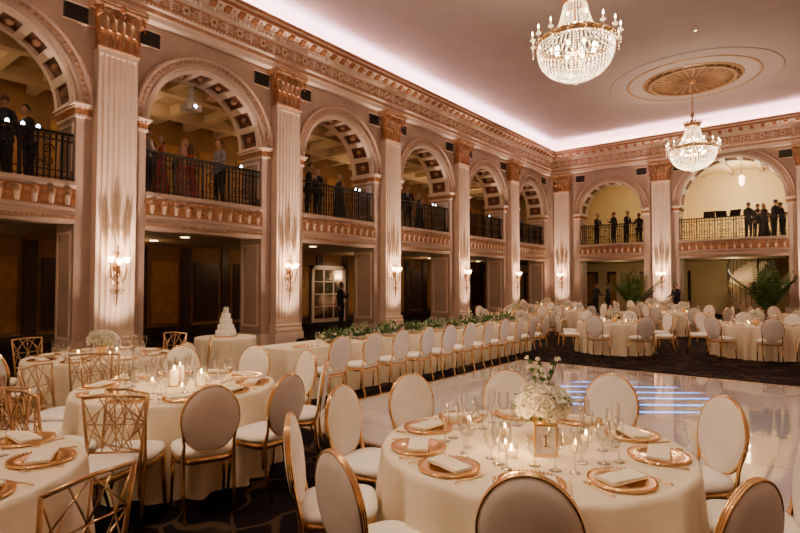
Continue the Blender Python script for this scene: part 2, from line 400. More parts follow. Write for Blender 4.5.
for wall,ops,rz in ((LEFT,LB,pi/2),(BACK,BB,0)):
    for c,w in ops:
        inst(AM[w],'arch_moulding',P(wall,c),rz); inst(FM[w],'balcony_fascia',P(wall,c),rz); inst(RM[w],'balcony_railing',P(wall,c,.12),rz)

# ------------------------------------------------------------------ sconces, uplights
mb=MB()
mb.lathe([(0,-.12),(.06,-.10),(.075,0),(.06,.10),(0,.12)],'bronze',0,-.30,2.05,10,1,.4)
mb.tube([(0,-.31,2.05),(0,-.36,1.9),(0,-.36,1.6),(0,-.34,1.3),(0,-.31,1.1)],[.016,.02,.024,.016,.006],'bronze')
mb.tube([(0,-.36,1.9),(0,-.38,2.2),(0,-.37,2.5)],.016,'bronze')
for d in (-1,0,1):
    if d: mb.tube([(0,-.36,1.75),(d*.07,-.38,1.72),(d*.15,-.40,1.85),(d*.17,-.42,2.05),(d*.17,-.42,2.14)],.015,'bronze'); spiral(mb,d*.08,-.36,1.55,.07,'bronze',d=d,th=.013); spiral(mb,d*.06,-.36,2.38,.05,'bronze',d=d,th=.01)
    x=d*.17; y=-.42 if d else -.46; z=2.14 if d else 2.1
    if not d: mb.tube([(0,-.36,1.8),(0,-.46,1.9),(0,-.46,2.1)],.012,'bronze')
    mb.lathe([(.0,0),(.045,.01),(.05,.03),(.03,.04)],'bronze',x,y,z,10); mb.lathe([(.03,.03),(.05,.07),(.075,.15),(.08,.17)],'shade_glow',x,y,z,12)
mb.ball(0,-.37,2.53,.03,'bronze')
SM=mb.mesh('wall_sconce')
mb=MB(); mb.box(-.14,.14,-.1,.1,0,.05,'iron'); mb.box(-.16,-.13,-.03,.03,0,.16,'iron'); mb.box(.13,.16,-.03,.03,0,.16,'iron')
mb.M=T(0,0,.12)@RX(-.15)
mb.lathe([(0,-.05),(.10,-.05),(.12,.0),(.12,.07),(.10,.075),(.095,.05),(0,.05)],'iron',seg=14); mb.lathe([(0,.056),(.09,.056)],'downlight',seg=14)
UM=mb.mesh('uplight_fixture')
def light(kind,name,loc,energy,color,target=None,**k):
    l=bpy.data.lights.new(name,kind); l.energy=energy; l.color=color
    for a,b in k.items(): setattr(l,a,b)
    o=bpy.data.objects.new(name,l); COL.objects.link(o); o.location=loc
    if target is not None:
        o.rotation_euler=(Vector(target)-Vector(loc)).to_track_quat('-Z','Y').to_euler()
    return o
UC=(1,.68,.50)
for wall,ps,rz in ((LEFT,LP,pi/2),(BACK,BP,0)):
    for s in ps:
        inst(SM,'wall_sconce',P(wall,s,0.0),rz)
        inst(UM,'uplight_fixture',P(wall,s,-.86),rz)
        light('SPOT','uplight_lamp',P(wall,s,-.88,.24),3600,UC,P(wall,s,-.2,4.4),spot_size=.50,spot_blend=.9,shadow_soft_size=.05)
        light('SPOT','uplight_wash_lamp',P(wall,s,-.84,.24),420,UC,P(wall,s,-.1,4.6),spot_size=1.3,spot_blend=1.0,shadow_soft_size=.06)
        light('POINT','sconce_lamp',P(wall,s,-.62,2.3),18,(1,.62,.32),shadow_soft_size=.08)
for s in RP:
    inst(SM,'wall_sconce',(XR,s,0),-pi/2); inst(UM,'uplight_fixture',(XR-.75,s,0),-pi/2)
    light('SPOT','uplight_lamp',(XR-.78,s,.24),700,(1,.74,.58),(XR-.1,s,5.0),spot_size=1.2,spot_blend=1.0,shadow_soft_size=.06)  # unseen side; lamp added to brighten the camera-facing chair backs
# cove lighting lying on top of the cornice
light('AREA','cove_lamp_left',(XL+.35,(YF+YB)/2,9.22),1500,(.98,.69,.84),None,shape='RECTANGLE',size=.12,size_y=YB-YF-.5)
bpy.data.objects['cove_lamp_left'].rotation_euler=(0,pi-.75,0)
o=light('AREA','cove_lamp_back',((XL+XR)/2,YB-.35,9.22),520,(1,.70,.76),None,shape='RECTANGLE',size=XR-XL-.5,size_y=.12); o.rotation_euler=(pi-.6,0,0)
o=light('AREA','cove_lamp_right',(XR-.35,(YF+YB)/2,9.22),200,(.95,.70,.84),None,shape='RECTANGLE',size=.12,size_y=YB-YF-.5); o.rotation_euler=(0,pi+.5,0)

# ------------------------------------------------------------------ chandeliers + medallion
def chandelier():
    mb=MB(); S=.84; mb.M=Matrix.Scale(S,4)
    basket=[(.95,0),(.97,-.12),(.95,-.32),(.87,-.54),(.70,-.74),(.46,-.88),(.20,-.96),(.04,-.99)]
    def ip(pr,t):
        x=t*(len(pr)-1); i=min(int(x),len(pr)-2); f=x-i
        return tuple(pr[i][k]*(1-f)+pr[i+1][k]*f for k in (0,1))
    for i in range(52):
        a=2*pi*i/52
        for j in range(26):
            r,z=ip(basket,(j+.3)/26); mb.octa(r*math.cos(a),r*math.sin(a),z,.021,'crystal_glow')
    for rr,zz in basket[1:6]:
        mb.tube([(rr*math.cos(2*pi*k/40),rr*math.sin(2*pi*k/40),zz) for k in range(40)],.010,'gold_dark',4,closed=True)
    upper=[(.92,.05),(.62,.22),(.42,.50),(.32,.85),(.28,1.05)]
    for i in range(28):
        a=2*pi*i/28
        for j in range(20):
            r,z=ip(upper,(j+.5)/20); mb.octa(r*math.cos(a),r*math.sin(a),z,.02,'crystal_glow')
    mb.lathe([(.92,-.05),(.99,-.05),(1.0,.05),(.97,.09),(.93,.05),(.92,-.05)],'gold_dark',seg=40)
    for i in range(40):
        a=2*pi*i/40; mb.ball(1.0*math.cos(a),1.0*math.sin(a),.0,.03,'gold',seg=6,rings=3)
    mb.lathe([(.24,1.02),(.32,1.02),(.33,1.12),(.38,1.2),(.30,1.18),(.24,1.1),(.24,1.02)],'gold_dark',seg=24)
    for i in range(12):
        a=2*pi*i/12; c,s=math.cos(a),math.sin(a); leaf(mb,.3*c,.3*s,1.1,.2,.1,.1,'gold',phi=a+pi/2)
    mb.lathe([(.0,-.95),(.05,-.9),(.03,-.7),(.03,.9),(.09,1.0),(.05,1.1),(.04,1.5),(.10,1.6),(.05,1.7),(.02,1.75)],'gold_dark',seg=12)
    mb.ball(0,0,-1.04,.06,'crystal_glow')
    for i in range(16):
        a=2*pi*(i+.5)/16; c,s=math.cos(a),math.sin(a)
        pt=lambda r,z:(r*c,r*s,z)
        mb.tube([pt(.95,0),pt(1.05,-.08),pt(1.1,-.05),pt(1.1,.08)],.015,'gold',5)
        mb.lathe([(.01,0),(.06,.015),(.07,.04)],'crystal_glow',1.1*c,1.1*s,.08,8)
        mb.lathe([(.018,.02),(.018,.16)],'wax',1.1*c,1.1*s,.08,6); mb.lathe([(.008,.16),(.025,.19),(.016,.24),(0,.28)],'bulb',1.1*c,1.1*s,.08,6)
        for k in range(4): mb.octa(*pt(1.1,.02-.07*k),.018,'crystal_glow')
    for i in range(8):
        a=2*pi*i/8; mb.ball(.5*math.cos(a),.5*math.sin(a),-.15,.06,'bulb')
        mb.tube([(0,0,-.3),(.5*math.cos(a),.5*math.sin(a),-.2)],.01,'gold',4)
        a+=.3; mb.ball(.22*math.cos(a),.22*math.sin(a),.45,.035,'bulb')
    for q in ((.3,0),(-.3,0),(0,.3),(0,-.3)): mb.tube([(q[0],q[1],1.1),(0,0,1.7)],.01,'gold_dark',4)
    z=1.75*S;k=0
    while z<2.62:
        mb.M=T(0,0,z)@RZ(pi/2*(k%2)); mb.tube([(.03*math.cos(q*pi/4),0,.05*math.sin(q*pi/4)) for q in range(8)],.010,'gold_dark',4,closed=True); z+=.075;k+=1
    mb.M=Matrix.Identity(4)
    mb.lathe([(.0,2.6),(.10,2.62),(.16,2.70),(.16,2.75)],'gold_dark',seg=14)
    return mb.mesh('crystal_chandelier')
CM=chandelier()
CH=[(-4.25,11.4),(-4.1,23.4),(-4.3,-.6)]
for x,y in CH:
    inst(CM,'crystal_chandelier',(x,y,7.0))
    light('POINT','chandelier_lamp',(x,y,6.8),560 if y>0 else 950,(1,.73,.48),shadow_soft_size=.35)
    mb=MB()
    mb.lathe([(.0,0),(.25,-.05),(.45,-.06),(.5,-.03),(1.4,-.03),(1.45,-.08),(1.53,-.09),(1.58,-.03),(1.72,-.03),(1.78,0)],'ceiling_gold',seg=64)
    mb.lathe([(1.44,-.085),(1.5,-.10),(1.55,-.085)],'ceiling_gold_pale',seg=64); mb.lathe([(1.68,-.035),(1.74,-.04),(1.78,-.0)],'ceiling_gold_pale',seg=64)
    for i in range(28):
        a=2*pi*i/28; M0=mb.M; mb.M=RZ(a)
        mb.add([(.5,-.02,-.035),(1.25,-.06,-.035),(1.38,0,-.06),(1.25,.06,-.035),(.5,.02,-.035),(1.0,0,-.10)],[(0,1,5),(1,2,5),(2,3,5),(3,4,5),(4,0,5)],'ceiling_gold_pale')
        mb.ball(1.63,0,-.04,.05,'ceiling_gold_pale',seg=6,rings=3); mb.M=M0
    mb.lathe([(2.25,0),(2.28,-.025),(2.33,-.025),(2.36,0)],'ceiling_gold_pale',seg=72)
    mb.lathe([(2.9,0),(2.93,-.025),(2.98,-.025),(3.0,0)],'ceiling_paint',seg=72)
    mb.obj('ceiling_medallion',(x,y,ZC))

# ------------------------------------------------------------------ dance floor
DF=(-5.4,1.9,4.3,11.0)
mb=MB(); mb.box(DF[0],DF[1],DF[2],DF[3],0,.02,'gloss_white_panels')
mb.box(DF[0]-.06,DF[0],DF[2]-.06,DF[3]+.06,0,.022,'gold_dark'); mb.box(DF[1],DF[1]+.06,DF[2]-.06,DF[3]+.06,0,.022,'gold_dark')
mb.box(DF[0],DF[1],DF[2]-.06,DF[2],0,.022,'gold_dark'); mb.box(DF[0],DF[1],DF[3],DF[3]+.06,0,.022,'gold_dark')
mb.obj('dance_floor')
def gz(x,y): return .02 if DF[0]-.2<x<DF[1]+.2 and DF[2]-.2<y<DF[3]+.2 else 0

# ------------------------------------------------------------------ chairs
def legs(mb,m):
    for sx in (-1,1):
        mb.tube([(sx*.19,.18,.44),(sx*.195,.19,.2),(sx*.20,.20,0)],[.02,.016,.011],m,8)
def seat(mb,m1,m2):
    def se(w,d,z,n=28):
        out=[]
        for i in range(n):
            a=2*pi*i/n; c,s=math.cos(a),math.sin(a); p=.55
            out.append((w*math.copysign(abs(c)**p,c)*(1-.08*(s<0)*abs(s)),d*math.copysign(abs(s)**p,s),z))
        return out
    def stack(L,m):
        n=28; vs=[];fs=[]
        for w,d,z in L: vs+=se(w,d,z)
        for j in range(len(L)-1):
            for i in range(n): k=(i+1)%n; fs.append((j*n+i,j*n+k,(j+1)*n+k,(j+1)*n+i))
        fs.append(tuple(range(n))[::-1]); fs.append(tuple(range((len(L)-1)*n,len(L)*n)))
        mb.add(vs,fs,m,True)
    stack([(.215,.205,.40),(.22,.21,.41),(.22,.21,.44),(.215,.205,.445)],m2)
    stack([(.20,.19,.445),(.225,.215,.455),(.23,.22,.475),(.22,.21,.50),(.18,.17,.515),(.08,.08,.522)],m1)
def oval_chair():
    mb=MB(); legs(mb,'gold'); seat(mb,'leather','gold')
    for sx in (-1,1):
        mb.tube([(sx*.17,-.27,0),(sx*.18,-.21,.22),(sx*.18,-.19,.43),(sx*.175,-.215,.55),(sx*.195,-.235,.66),(sx*.205,-.25,.74)],[.011,.016,.018,.012,.009,.007],'gold',8)
    mb.M=T(0,-.25,.735)@RX(.14)
    a_,b_=.205,.245
    rings=[(0,.040),(.4,.038),(.75,.032),(.93,.022),(1.0,.010)]
    for sgn in (1,-1):
        n=32; vs=[];fs=[]
        for q,t in rings:
            for i in range(n):
                a=2*pi*i/n; vs.append((max(q,.002)*a_*math.cos(a),sgn*t,max(q,.002)*b_*math.sin(a)))
        for j in range(len(rings)-1):
            for i in range(n): k=(i+1)%n; fs.append((j*n+i,j*n+k,(j+1)*n+k,(j+1)*n+i))
        mb.add(vs,fs,'leather',True)
    for yy in (-.010,.0,.010): mb.tube([(a_*1.01*math.cos(2*pi*i/40),yy,b_*1.01*math.sin(2*pi*i/40)) for i in range(40)],.0065,'gold',8,closed=True)
    return mb.mesh('oval_back_chair')
def lattice_chair():
    mb=MB(); legs(mb,'gold_dark'); seat(mb,'leather','gold_dark')
    pt=lambda x,z:(x,-.20-.12*(z-.45),z)
    for sx in (-1,1):
        mb.tube([(sx*.18,-.28,0),(sx*.185,-.21,.25),pt(sx*.19,.45),pt(sx*.20,.7),pt(sx*.21,.93)],[.011,.013,.014,.011,.010],'gold_dark',8)
    mb.tube([pt(-.21,.93),pt(0,.945),pt(.21,.93)],.010,'gold_dark',8); mb.tube([pt(-.19,.54),pt(.19,.54)],.008,'gold_dark',6)
    segs=[((-.2,.74),(0,.54)),((.2,.74),(0,.54)),((-.2,.74),(0,.94)),((.2,.74),(0,.94)),((-.1,.93),(.0,.74)),((.1,.93),(0,.74)),((-.1,.55),(0,.74)),((.1,.55),(0,.74)),
          ((-.2,.74),(0,.74)),((.2,.74),(0,.74)),((-.2,.9),(-.1,.64)),((.2,.9),(.1,.64)),((-.19,.58),(-.1,.84)),((.19,.58),(.1,.84)),((0,.54),(0,.94))]
    for p,q in segs: mb.tube([pt(*p),pt(*q)],.005,'gold_dark',5)
    return mb.mesh('lattice_back_chair')
OC=oval_chair(); LC=lattice_chair()
def put_chair(kind,c,a,r,jit=0):
    a=math.radians(a); x=c[0]+r*math.cos(a); y=c[1]+r*math.sin(a)
    inst(OC if kind=='o' else LC,'oval_back_chair' if kind=='o' else 'lattice_back_chair',(x,y,gz(x,y)),a+pi/2+jit)

# ------------------------------------------------------------------ tables + tableware
def round_table(R_,seed=0):
    mb=MB(); rr=random.Random(seed); ph=[rr.random()*6 for _ in range(3)]
    def fold(a,j):
        amp=[0,0,0,0,.005,.014,.024,.034,.042,.047,.05]
        t=amp[min(j,10)]
        return 1+t*(math.sin(17*a+ph[0])+.5*math.sin(29*a+ph[1])+.4*math.sin(9*a+ph[2]))
    pr=[(0,.76),(R_*.5,.76),(R_-.02,.76),(R_,.754),(R_+.008,.73),(R_+.010,.62),(R_+.012,.5),(R_+.015,.36),(R_+.02,.22),(R_+.025,.1),(R_+.03,.012)]
    mb.lathe(pr,'cloth',seg=150,fold=fold)
    return mb.mesh('round_banquet_table')
TM=[round_table(.89,1),round_table(.89,5)]
def glass(mb,x,y,k=0):
    pr=[(0,.0),(.034,.001),(.034,.004),(.006,.012),(.004,.05),(.004,.09),(.012,.10),(.032,.12),(.04,.15),(.039,.18),(.032,.22)] if k==0 else [(0,0),(.032,.001),(.032,.004),(.008,.012),(.006,.05),(.02,.065),(.036,.09),(.041,.13),(.042,.16)]
    if k==2: pr=[(0,0),(.03,.001),(.03,.004),(.005,.012),(.004,.09),(.012,.11),(.022,.14),(.026,.19),(.023,.235)]
    mb.lathe(pr,'thin_glass',x,y,0,14)
def charger(mb,x=0,y=0):
    mb.lathe([(0,.004),(.09,.004),(.102,.008),(.11,.013),(.145,.017),(.162,.014),(.162,.009),(.10,.0),(0,.0)],'gold',x,y,0,36)
    for i in range(48):
        a=2*pi*i/48; mb.octa(x+.157*math.cos(a),y+.157*math.sin(a),.018,.006,'gold',1)
def napkin(mb,x=0,y=0,z=.010):
    M0=mb.M; mb.M=M0@T(x,y,z)
    L,W=.12,.058
    for k in range(3):
        z0=.006+.006*k; vs=[];fs=[]
        for i in range(7):
            u=-1+i/3
            for j in range(5):
                v=-1+j/2; vs.append((L*u*(1-.02*k),W*v*(1-.03*k),z0+.004*math.sin(3*u+k)+.003*math.cos(3*v)))
        for i in range(6):
            for j in range(4): fs.append((i*5+j,i*5+j+1,(i+1)*5+j+1,(i+1)*5+j))
        mb.add(vs,fs,'napkin',True)
    mb.box(-L*.97,L*.97,-W*.97,W*.97,.001,.016,'napkin'); mb.M=M0
def fork(mb,x=0,y=0):
    mb.tube([(x,y-.10,.006),(x,y-.02,.005),(x,y+.04,.008),(x,y+.055,.010)],[.005,.003,.003,.009],'cutlery',5)
    for k in range(4): mb.tube([(x-.0085+.0057*k,y+.05,.008),(x-.0085+.0057*k,y+.10,.008)],.0016,'cutlery',4)
def knife(mb,x=0,y=0):
    mb.tube([(x,y-.11,.007),(x,y-.02,.007)],[.006,.004],'cutlery',6); mb.add([(x-.007,y-.02,.004),(x+.007,y-.02,.004),(x+.009,y+.08,.004),(x-.003,y+.11,.004),(x-.007,y-.02,.006),(x+.007,y-.02,.006),(x+.009,y+.08,.006),(x-.003,y+.11,.006)],[(0,1,2,3),(4,5,6,7),(0,1,5,4),(1,2,6,5),(2,3,7,6),(3,0,4,7)],'cutlery')
def single(fn,name,*a):
    mb=MB(); fn(mb,*a); return mb.mesh(name)
CHG=single(charger,'gold_charger_plate'); NAP=single(napkin,'folded_napkin',0,0,0); FRK=single(fork,'fork'); KNF=single(knife,'knife')
WG=single(glass,'wine_glass',0,0,0); GB=single(glass,'water_goblet',0,0,1); CF=single(glass,'champagne_flute',0,0,2)
def flower(mb,x,y,z,r,nrm,m='petal'):
    M0=mb.M; q=Vector(nrm).to_track_quat('Z','Y').to_matrix().to_4x4(); mb.M=M0@T(x,y,z)@q
    mb.ball(0,0,.15*r,.38*r,m,seg=6,rings=4)
    for ring,(n,op,sc) in enumerate(((3,.2,.7),(5,.5,.9),(7,.95,1))):
        for i in range(n):
            a=2*pi*i/n+ring*.5; M1=mb.M; mb.M=M1@RZ(a)@RY(op)
            w=r*.55*sc; h=r*sc*.9
            mb.add([(0,-w*.3,0),(0,w*.3,0),(-.12*r,w,h*.6),(-.05*r,w*.5,h),(-.05*r,-w*.5,h),(-.12*r,-w,h*.6),(.12*r,0,h*.6)],[(0,1,6),(1,2,6),(2,3,6),(3,4,6),(4,5,6),(5,0,6)],m,True)
            mb.M=M1
    mb.M=M0
def bouquet(mb,r,n,zc,rr,fl=.045,lf=.5):
    mb.ball(0,0,zc,r*.8,'petal',sz=.75,seg=12,rings=7)
    for i in range(n):
        u=1-1.35*(i+.5)/n; a=i*2.39996; s=math.sqrt(max(0,1-min(u,1)**2)); d=(s*math.cos(a),s*math.sin(a),u)
        flower(mb,d[0]*r*.85,d[1]*r*.85,zc+d[2]*r*.7,fl*(.85+.4*rr.random()),(d[0],d[1],d[2]+.25))
    for i in range(int(n*lf)):
        u=rr.random()*1.2-.6; a=rr.random()*2*pi; s=math.sqrt(max(0,1-min(u,1)**2)); d=Vector((s*math.cos(a),s*math.sin(a),u*.8))
        M0=mb.M; mb.M=M0@T(d.x*r*.75,d.y*r*.75,zc+d.z*r*.7)@d.to_track_quat('Z','Y').to_matrix().to_4x4()@RZ(rr.random()*6)
        l=r*.5; mb.add([(0,0,0),(l*.2,0,l*.5),(0,.01,l),(-l*.2,0,l*.5)],[(0,1,2,3)],'leaf',True); mb.M=M0
def votive(mb,x,y,lit=True):
    mb.lathe([(0,.002),(.032,.002),(.036,.05),(.038,.075)],'thin_glass',x,y,0,12); mb.lathe([(0,.004),(.03,.004),(.03,.035),(0,.036)],'wax',x,y,0,10); mb.lathe([(0,.036),(.008,.047),(.006,.062),(0,.072)],'flame',x,y,0,6)
def pillar(mb,x,y,h):
    mb.lathe([(0,0),(.06,0),(.065,.008),(.03,.012),(0,.014)],'gold',x,y,0,14); mb.lathe([(.036,.01),(.036,h),(.03,h-.004),(0,h-.008)],'wax',x,y,0,14); mb.lathe([(0,h),(.009,h+.012),(.007,h+.03),(0,h+.045)],'flame',x,y,0,6)
    mb.lathe([(.055,.012),(.058,h+.09)],'thin_glass',x,y,0,16)
rr=random.Random(3)
mb=MB(); mb.lathe([(0,0),(.07,0),(.075,.01),(.05,.03),(.06,.08),(.085,.13),(.08,.13),(.05,.08)],'gold',seg=18); bouquet(mb,.14,56,.20,rr,.048)
for i in range(7):
    a=i*.95+.4; l=.19+.10*rr.random(); mb.tube([(0,0,.2),(.05*math.cos(a),.05*math.sin(a),.2+l*.6),(.09*math.cos(a),.09*math.sin(a),.2+l)],.003,'leaf',4)
    for k in range(4): flower(mb,(.05+.012*k)*math.cos(a),(.05+.012*k)*math.sin(a),.2+l*(.7+.09*k),.02,(math.cos(a+k*2),math.sin(a+k*2),.6),'petal' if k%2 else 'leaf')
FLW=mb.mesh('flower_centerpiece')
mb=MB(); pillar(mb,0,0,.15); PIL=mb.mesh('pillar_candle'); mb=MB(); votive(mb,0,0); VOT=mb.mesh('votive_candle')
mb=MB(); 
for (x0,x1,z0,z1) in ((-.065,.065,.0,.012),(-.065,.065,.168,.18),(-.065,-.053,.0,.18),(.053,.065,.0,.18)): mb.box(x0,x1,-.006,.006,z0,z1,'gold')
mb.box(-.053,.053,-.003,.003,.012,.168,'paper'); mb.box(-.004,.004,-.004,-.0031,.06,.125,'bronze'); mb.box(-.016,.004,-.004,-.0031,.108,.114,'bronze'); mb.box(-.014,.014,-.004,-.0031,.055,.061,'bronze')
mb.add([(-.02,.006,0),(.02,.006,0),(.02,.07,0),(-.02,.07,0),(-.02,.006,.12),(.02,.006,.12)],[(0,1,2,3),(2,3,4,5),(0,3,4),(1,2,5)],'gold')
FRM=mb.mesh('table_number_frame')
mb=MB(); nn=8
for i in range(nn):
    mb.M=RZ(2*pi*i/nn)
    mb.lathe([(0,.004),(.11,.006),(.165,.016),(.17,.008),(.11,0)],'gold',0,-.69,0,18); mb.box(-.1,.1,-.74,-.64,.006,.022,'napkin')
    glass(mb,.10,-.46,0); glass(mb,-.03,-.43,1); glass(mb,.2,-.5,2)
mb.M=Matrix.Identity(4); mb.lathe([(0,0),(.07,0),(.05,.05),(.08,.12)],'gold',seg=12); bouquet(mb,.15,30,.2,rr,.06)
for a in (0,2,4): votive(mb,.28*math.cos(a),.28*math.sin(a))
TW=mb.mesh('table_settings')
def setting(c,a,Rr=.69,rot=0):
    a=math.radians(a); ux,uy=-math.cos(a),-math.sin(a); rx,ry=uy,-ux
    th=a+pi/2
    def at(f,s): return (c[0]+(Rr)*math.cos(a)+ux*f+rx*s, c[1]+Rr*math.sin(a)+uy*f+ry*s)
    j=R.uniform(-.02,.02)
    x,y=at(0,0); inst(CHG,'gold_charger_plate',(x,y,.762),th); inst(NAP,'folded_napkin',(x,y,.778),th+R.uniform(-.25,.25))
    x,y=at(-.03,-.178); inst(FRK,'fork',(x,y,.762),th); x,y=at(-.03,.178); inst(KNF,'knife',(x,y,.762),th)
    x,y=at(.25+j,.12); inst(WG,'wine_glass',(x,y,.761),0); x,y=at(.29,.03+j); inst(GB,'water_goblet',(x,y,.761),0); x,y=at(.22,.2-j); inst(CF,'champagne_flute',(x,y,.761),0)
T1=(-1.42,3.02); T2=(-4.85,2.65); T3=(-3.68,.45); T4=(-7.7,3.1)
for i,c in enumerate((T1,T2,T3,T4)): inst(TM[i%2],'round_banquet_table',(c[0],c[1],0),i*1.3)
A1=[(-65,.90),(-102,1.1),(-133,1.15),(-170,1.12),(160,1.1),(124,1.1),(88,1.1),(52,1.1),(17,1.12),(-27,1.04)]
for a,r in A1: put_chair('o',T1,a,r,R.uniform(-.08,.08)); setting(T1,a,.69)
for a,k in ((8,'o'),(341,'o'),(314,'l'),(283,'l'),(250,'l'),(218,'l'),(186,'l'),(150,'o'),(114,'o'),(78,'o'),(43,'o')): put_chair(k,T2,a,1.12,R.uniform(-.08,.08))
for i in range(10): setting(T2,i*36+10,.69)
A3=[20,62,104,146,188,230,275,325]
for a in (20,104,146,188): put_chair('l',T3,a,1.15,R.uniform(-.1,.1))
for a in A3: setting(T3,a,.69)
for i in range(8): put_chair('l' if i%3 else 'o',T4,i*45+20,1.15,R.uniform(-.1,.1))
inst(TW,'table_settings',(T4[0],T4[1],.762))
inst(FLW,'flower_centerpiece',(T1[0]+.02,T1[1]+.12,.761),scale=1.08); inst(FRM,'table_number_frame',(T1[0]+.17,T1[1]-.18,.761),.64)
for dx,dy in ((-.06,-.22),(.26,.02),(-.22,.08),(.24,.25),(.02,-.3)): inst(VOT,'votive_candle',(T1[0]+dx,T1[1]+dy,.761)); 
inst(PIL,'pillar_candle',(T2[0]+.02,T2[1]-.05,.761)); inst(PIL,'pillar_candle',(T2[0]-.15,T2[1]+.1,.761)); inst(PIL,'pillar_candle',(T2[0]+.2,T2[1]+.12,.761),scale=(1,1,.8))
for dx,dy in ((-.2,-.15),(.25,-.1),(0,.3)): inst(VOT,'votive_candle',(T2[0]+dx,T2[1]+dy,.761)); inst(VOT,'votive_candle',(T3[0]+dx,T3[1]+dy,.761))
inst(FLW,'flower_centerpiece',(T3[0],T3[1],.761))
light('POINT','candle_lamp',(T1[0],T1[1]-.25,.95),5,(1,.55,.22),shadow_soft_size=.03)
light('POINT','candle_lamp',(T2[0]+.05,T2[1],1.1),9,(1,.55,.22),shadow_soft_size=.03)
# far tables
FT=[(-4.3,14.0),(-1.4,15.2),(-7.9,15.6),(-7.6,19.4),(-3.9,20.2),(-.6,20.8),(1.9,17.8),(-10.0,23.0),(-6.0,24.4)]
for i,c in enumerate(FT):
    inst(TM[i%2],'round_banquet_table',(c[0],c[1],0),i); inst(TW,'table_settings',(c[0],c[1],.762),i*.3)
    for k in range(8): put_chair('o',c,k*45+i*17,1.2,R.uniform(-.15,.15))
# head table
mb=MB(); L0,L1=5.0,12.9; W=.42
per=[]; st=.06
def edge(p,q):
    n=int(math.dist(p,q)/st); return [(p[0]+(q[0]-p[0])*i/n,p[1]+(q[1]-p[1])*i/n) for i in range(n)]
cs=[(-W,L0),(W,L0),(W,L1),(-W,L1)]
for i in range(4): per+=edge(cs[i],cs[(i+1)%4])
cx,cy=0,(L0+L1)/2; n=len(per); vs=[];fs=[]
for lv,(z,am,off) in enumerate(((.76,0,0),(.74,0,.012),(.5,.010,.03),(.25,.02,.045),(.012,.028,.06))):
    for i,(px,py) in enumerate(per):
        ox=(px/W)*(off+am*math.sin(i*.9)) if abs(px)>W-.001 else 0
        oy=((off+am*math.sin(i*.9))*(1 if py>cy else -1)) if (abs(py-L0)<.001 or abs(py-L1)<.001) else 0
        vs.append((px+ox,py+oy,z))
for j in range(4):
    for i in range(n): k=(i+1)%n; fs.append((j*n+i,j*n+k,(j+1)*n+k,(j+1)*n+i))
mb.add(vs,fs,'cloth',True); mb.add([(-W,L0,.76),(W,L0,.76),(W,L1,.76),(-W,L1,.76)],[(0,1,2,3)],'cloth')
mb.obj('banquet_head_table',(-6.5,0,0))
mb=MB()
for i in range(1900):
    y=R.uniform(L0+1.1,L1-.1); x=max(-.14,min(.14,R.gauss(-.05,.07)))-.04; z=abs(R.gauss(0,.07))+.01; d=Vector((R.gauss(0,.6),R.gauss(0,1),R.uniform(.1,1)))
    mb.M=T(x,y,z)@d.to_track_quat('Z','Y').to_matrix().to_4x4(); l=R.uniform(.07,.14)
    mb.add([(0,0,0),(l*.22,0,l*.5),(0,.01,l),(-l*.22,0,l*.5)],[(0,1,2,3)],'leaf',True)
mb.M=Matrix.Identity(4)
for i in range(110): flower(mb,-.08+R.uniform(-.08,.08),R.uniform(L0+1.1,L1-.1),.07+R.random()*.05,.045,(R.gauss(0,.5),R.gauss(0,.5),1))
mb.obj('greenery_garland',(-6.5,0,.762))
for i in range(11):
    y=5.4+i*.7; inst(OC,'oval_back_chair',(-5.70,y,0),pi/2+R.uniform(-.08,.08))
    inst(CHG,'gold_charger_plate',(-6.26,y,.762)); inst(WG,'wine_glass',(-6.2,y+.25,.761)); inst(GB,'water_goblet',(-6.27,y+.34,.761))
# cake table
inst(TM[0],'round_banquet_table',(-8.6,5.6,0),scale=(.6,.6,1))
mb=MB(); z=.02; mb.lathe([(0,0),(.2,0),(.22,.015),(.2,.02),(0,.02)],'gold',seg=24)
for i,r in enumerate((.18,.145,.11,.08,.05)):
    h=.10; mb.lathe([(r,z),(r,z+h-.01),(r-.008,z+h),(0,z+h)],'icing',seg=28)
    for k in range(int(r*110)): a=2*pi*k/int(r*110); mb.ball(r*math.cos(a),r*math.sin(a),z+.006,.008,'icing',seg=5,rings=3)
    for k in range(3): a=i*1.1+k*.35; flower(mb,r*math.cos(a),r*math.sin(a),z+.02,.03,(math.cos(a),math.sin(a),.4))
    z+=h
for k in range(5): flower(mb,.02*math.cos(k*1.3),.02*math.sin(k*1.3),z,.03,(math.cos(k*1.3),math.sin(k*1.3),1))
inst(mb.mesh('tiered_wedding_cake'),'tiered_wedding_cake',(-8.6,5.6,.762))

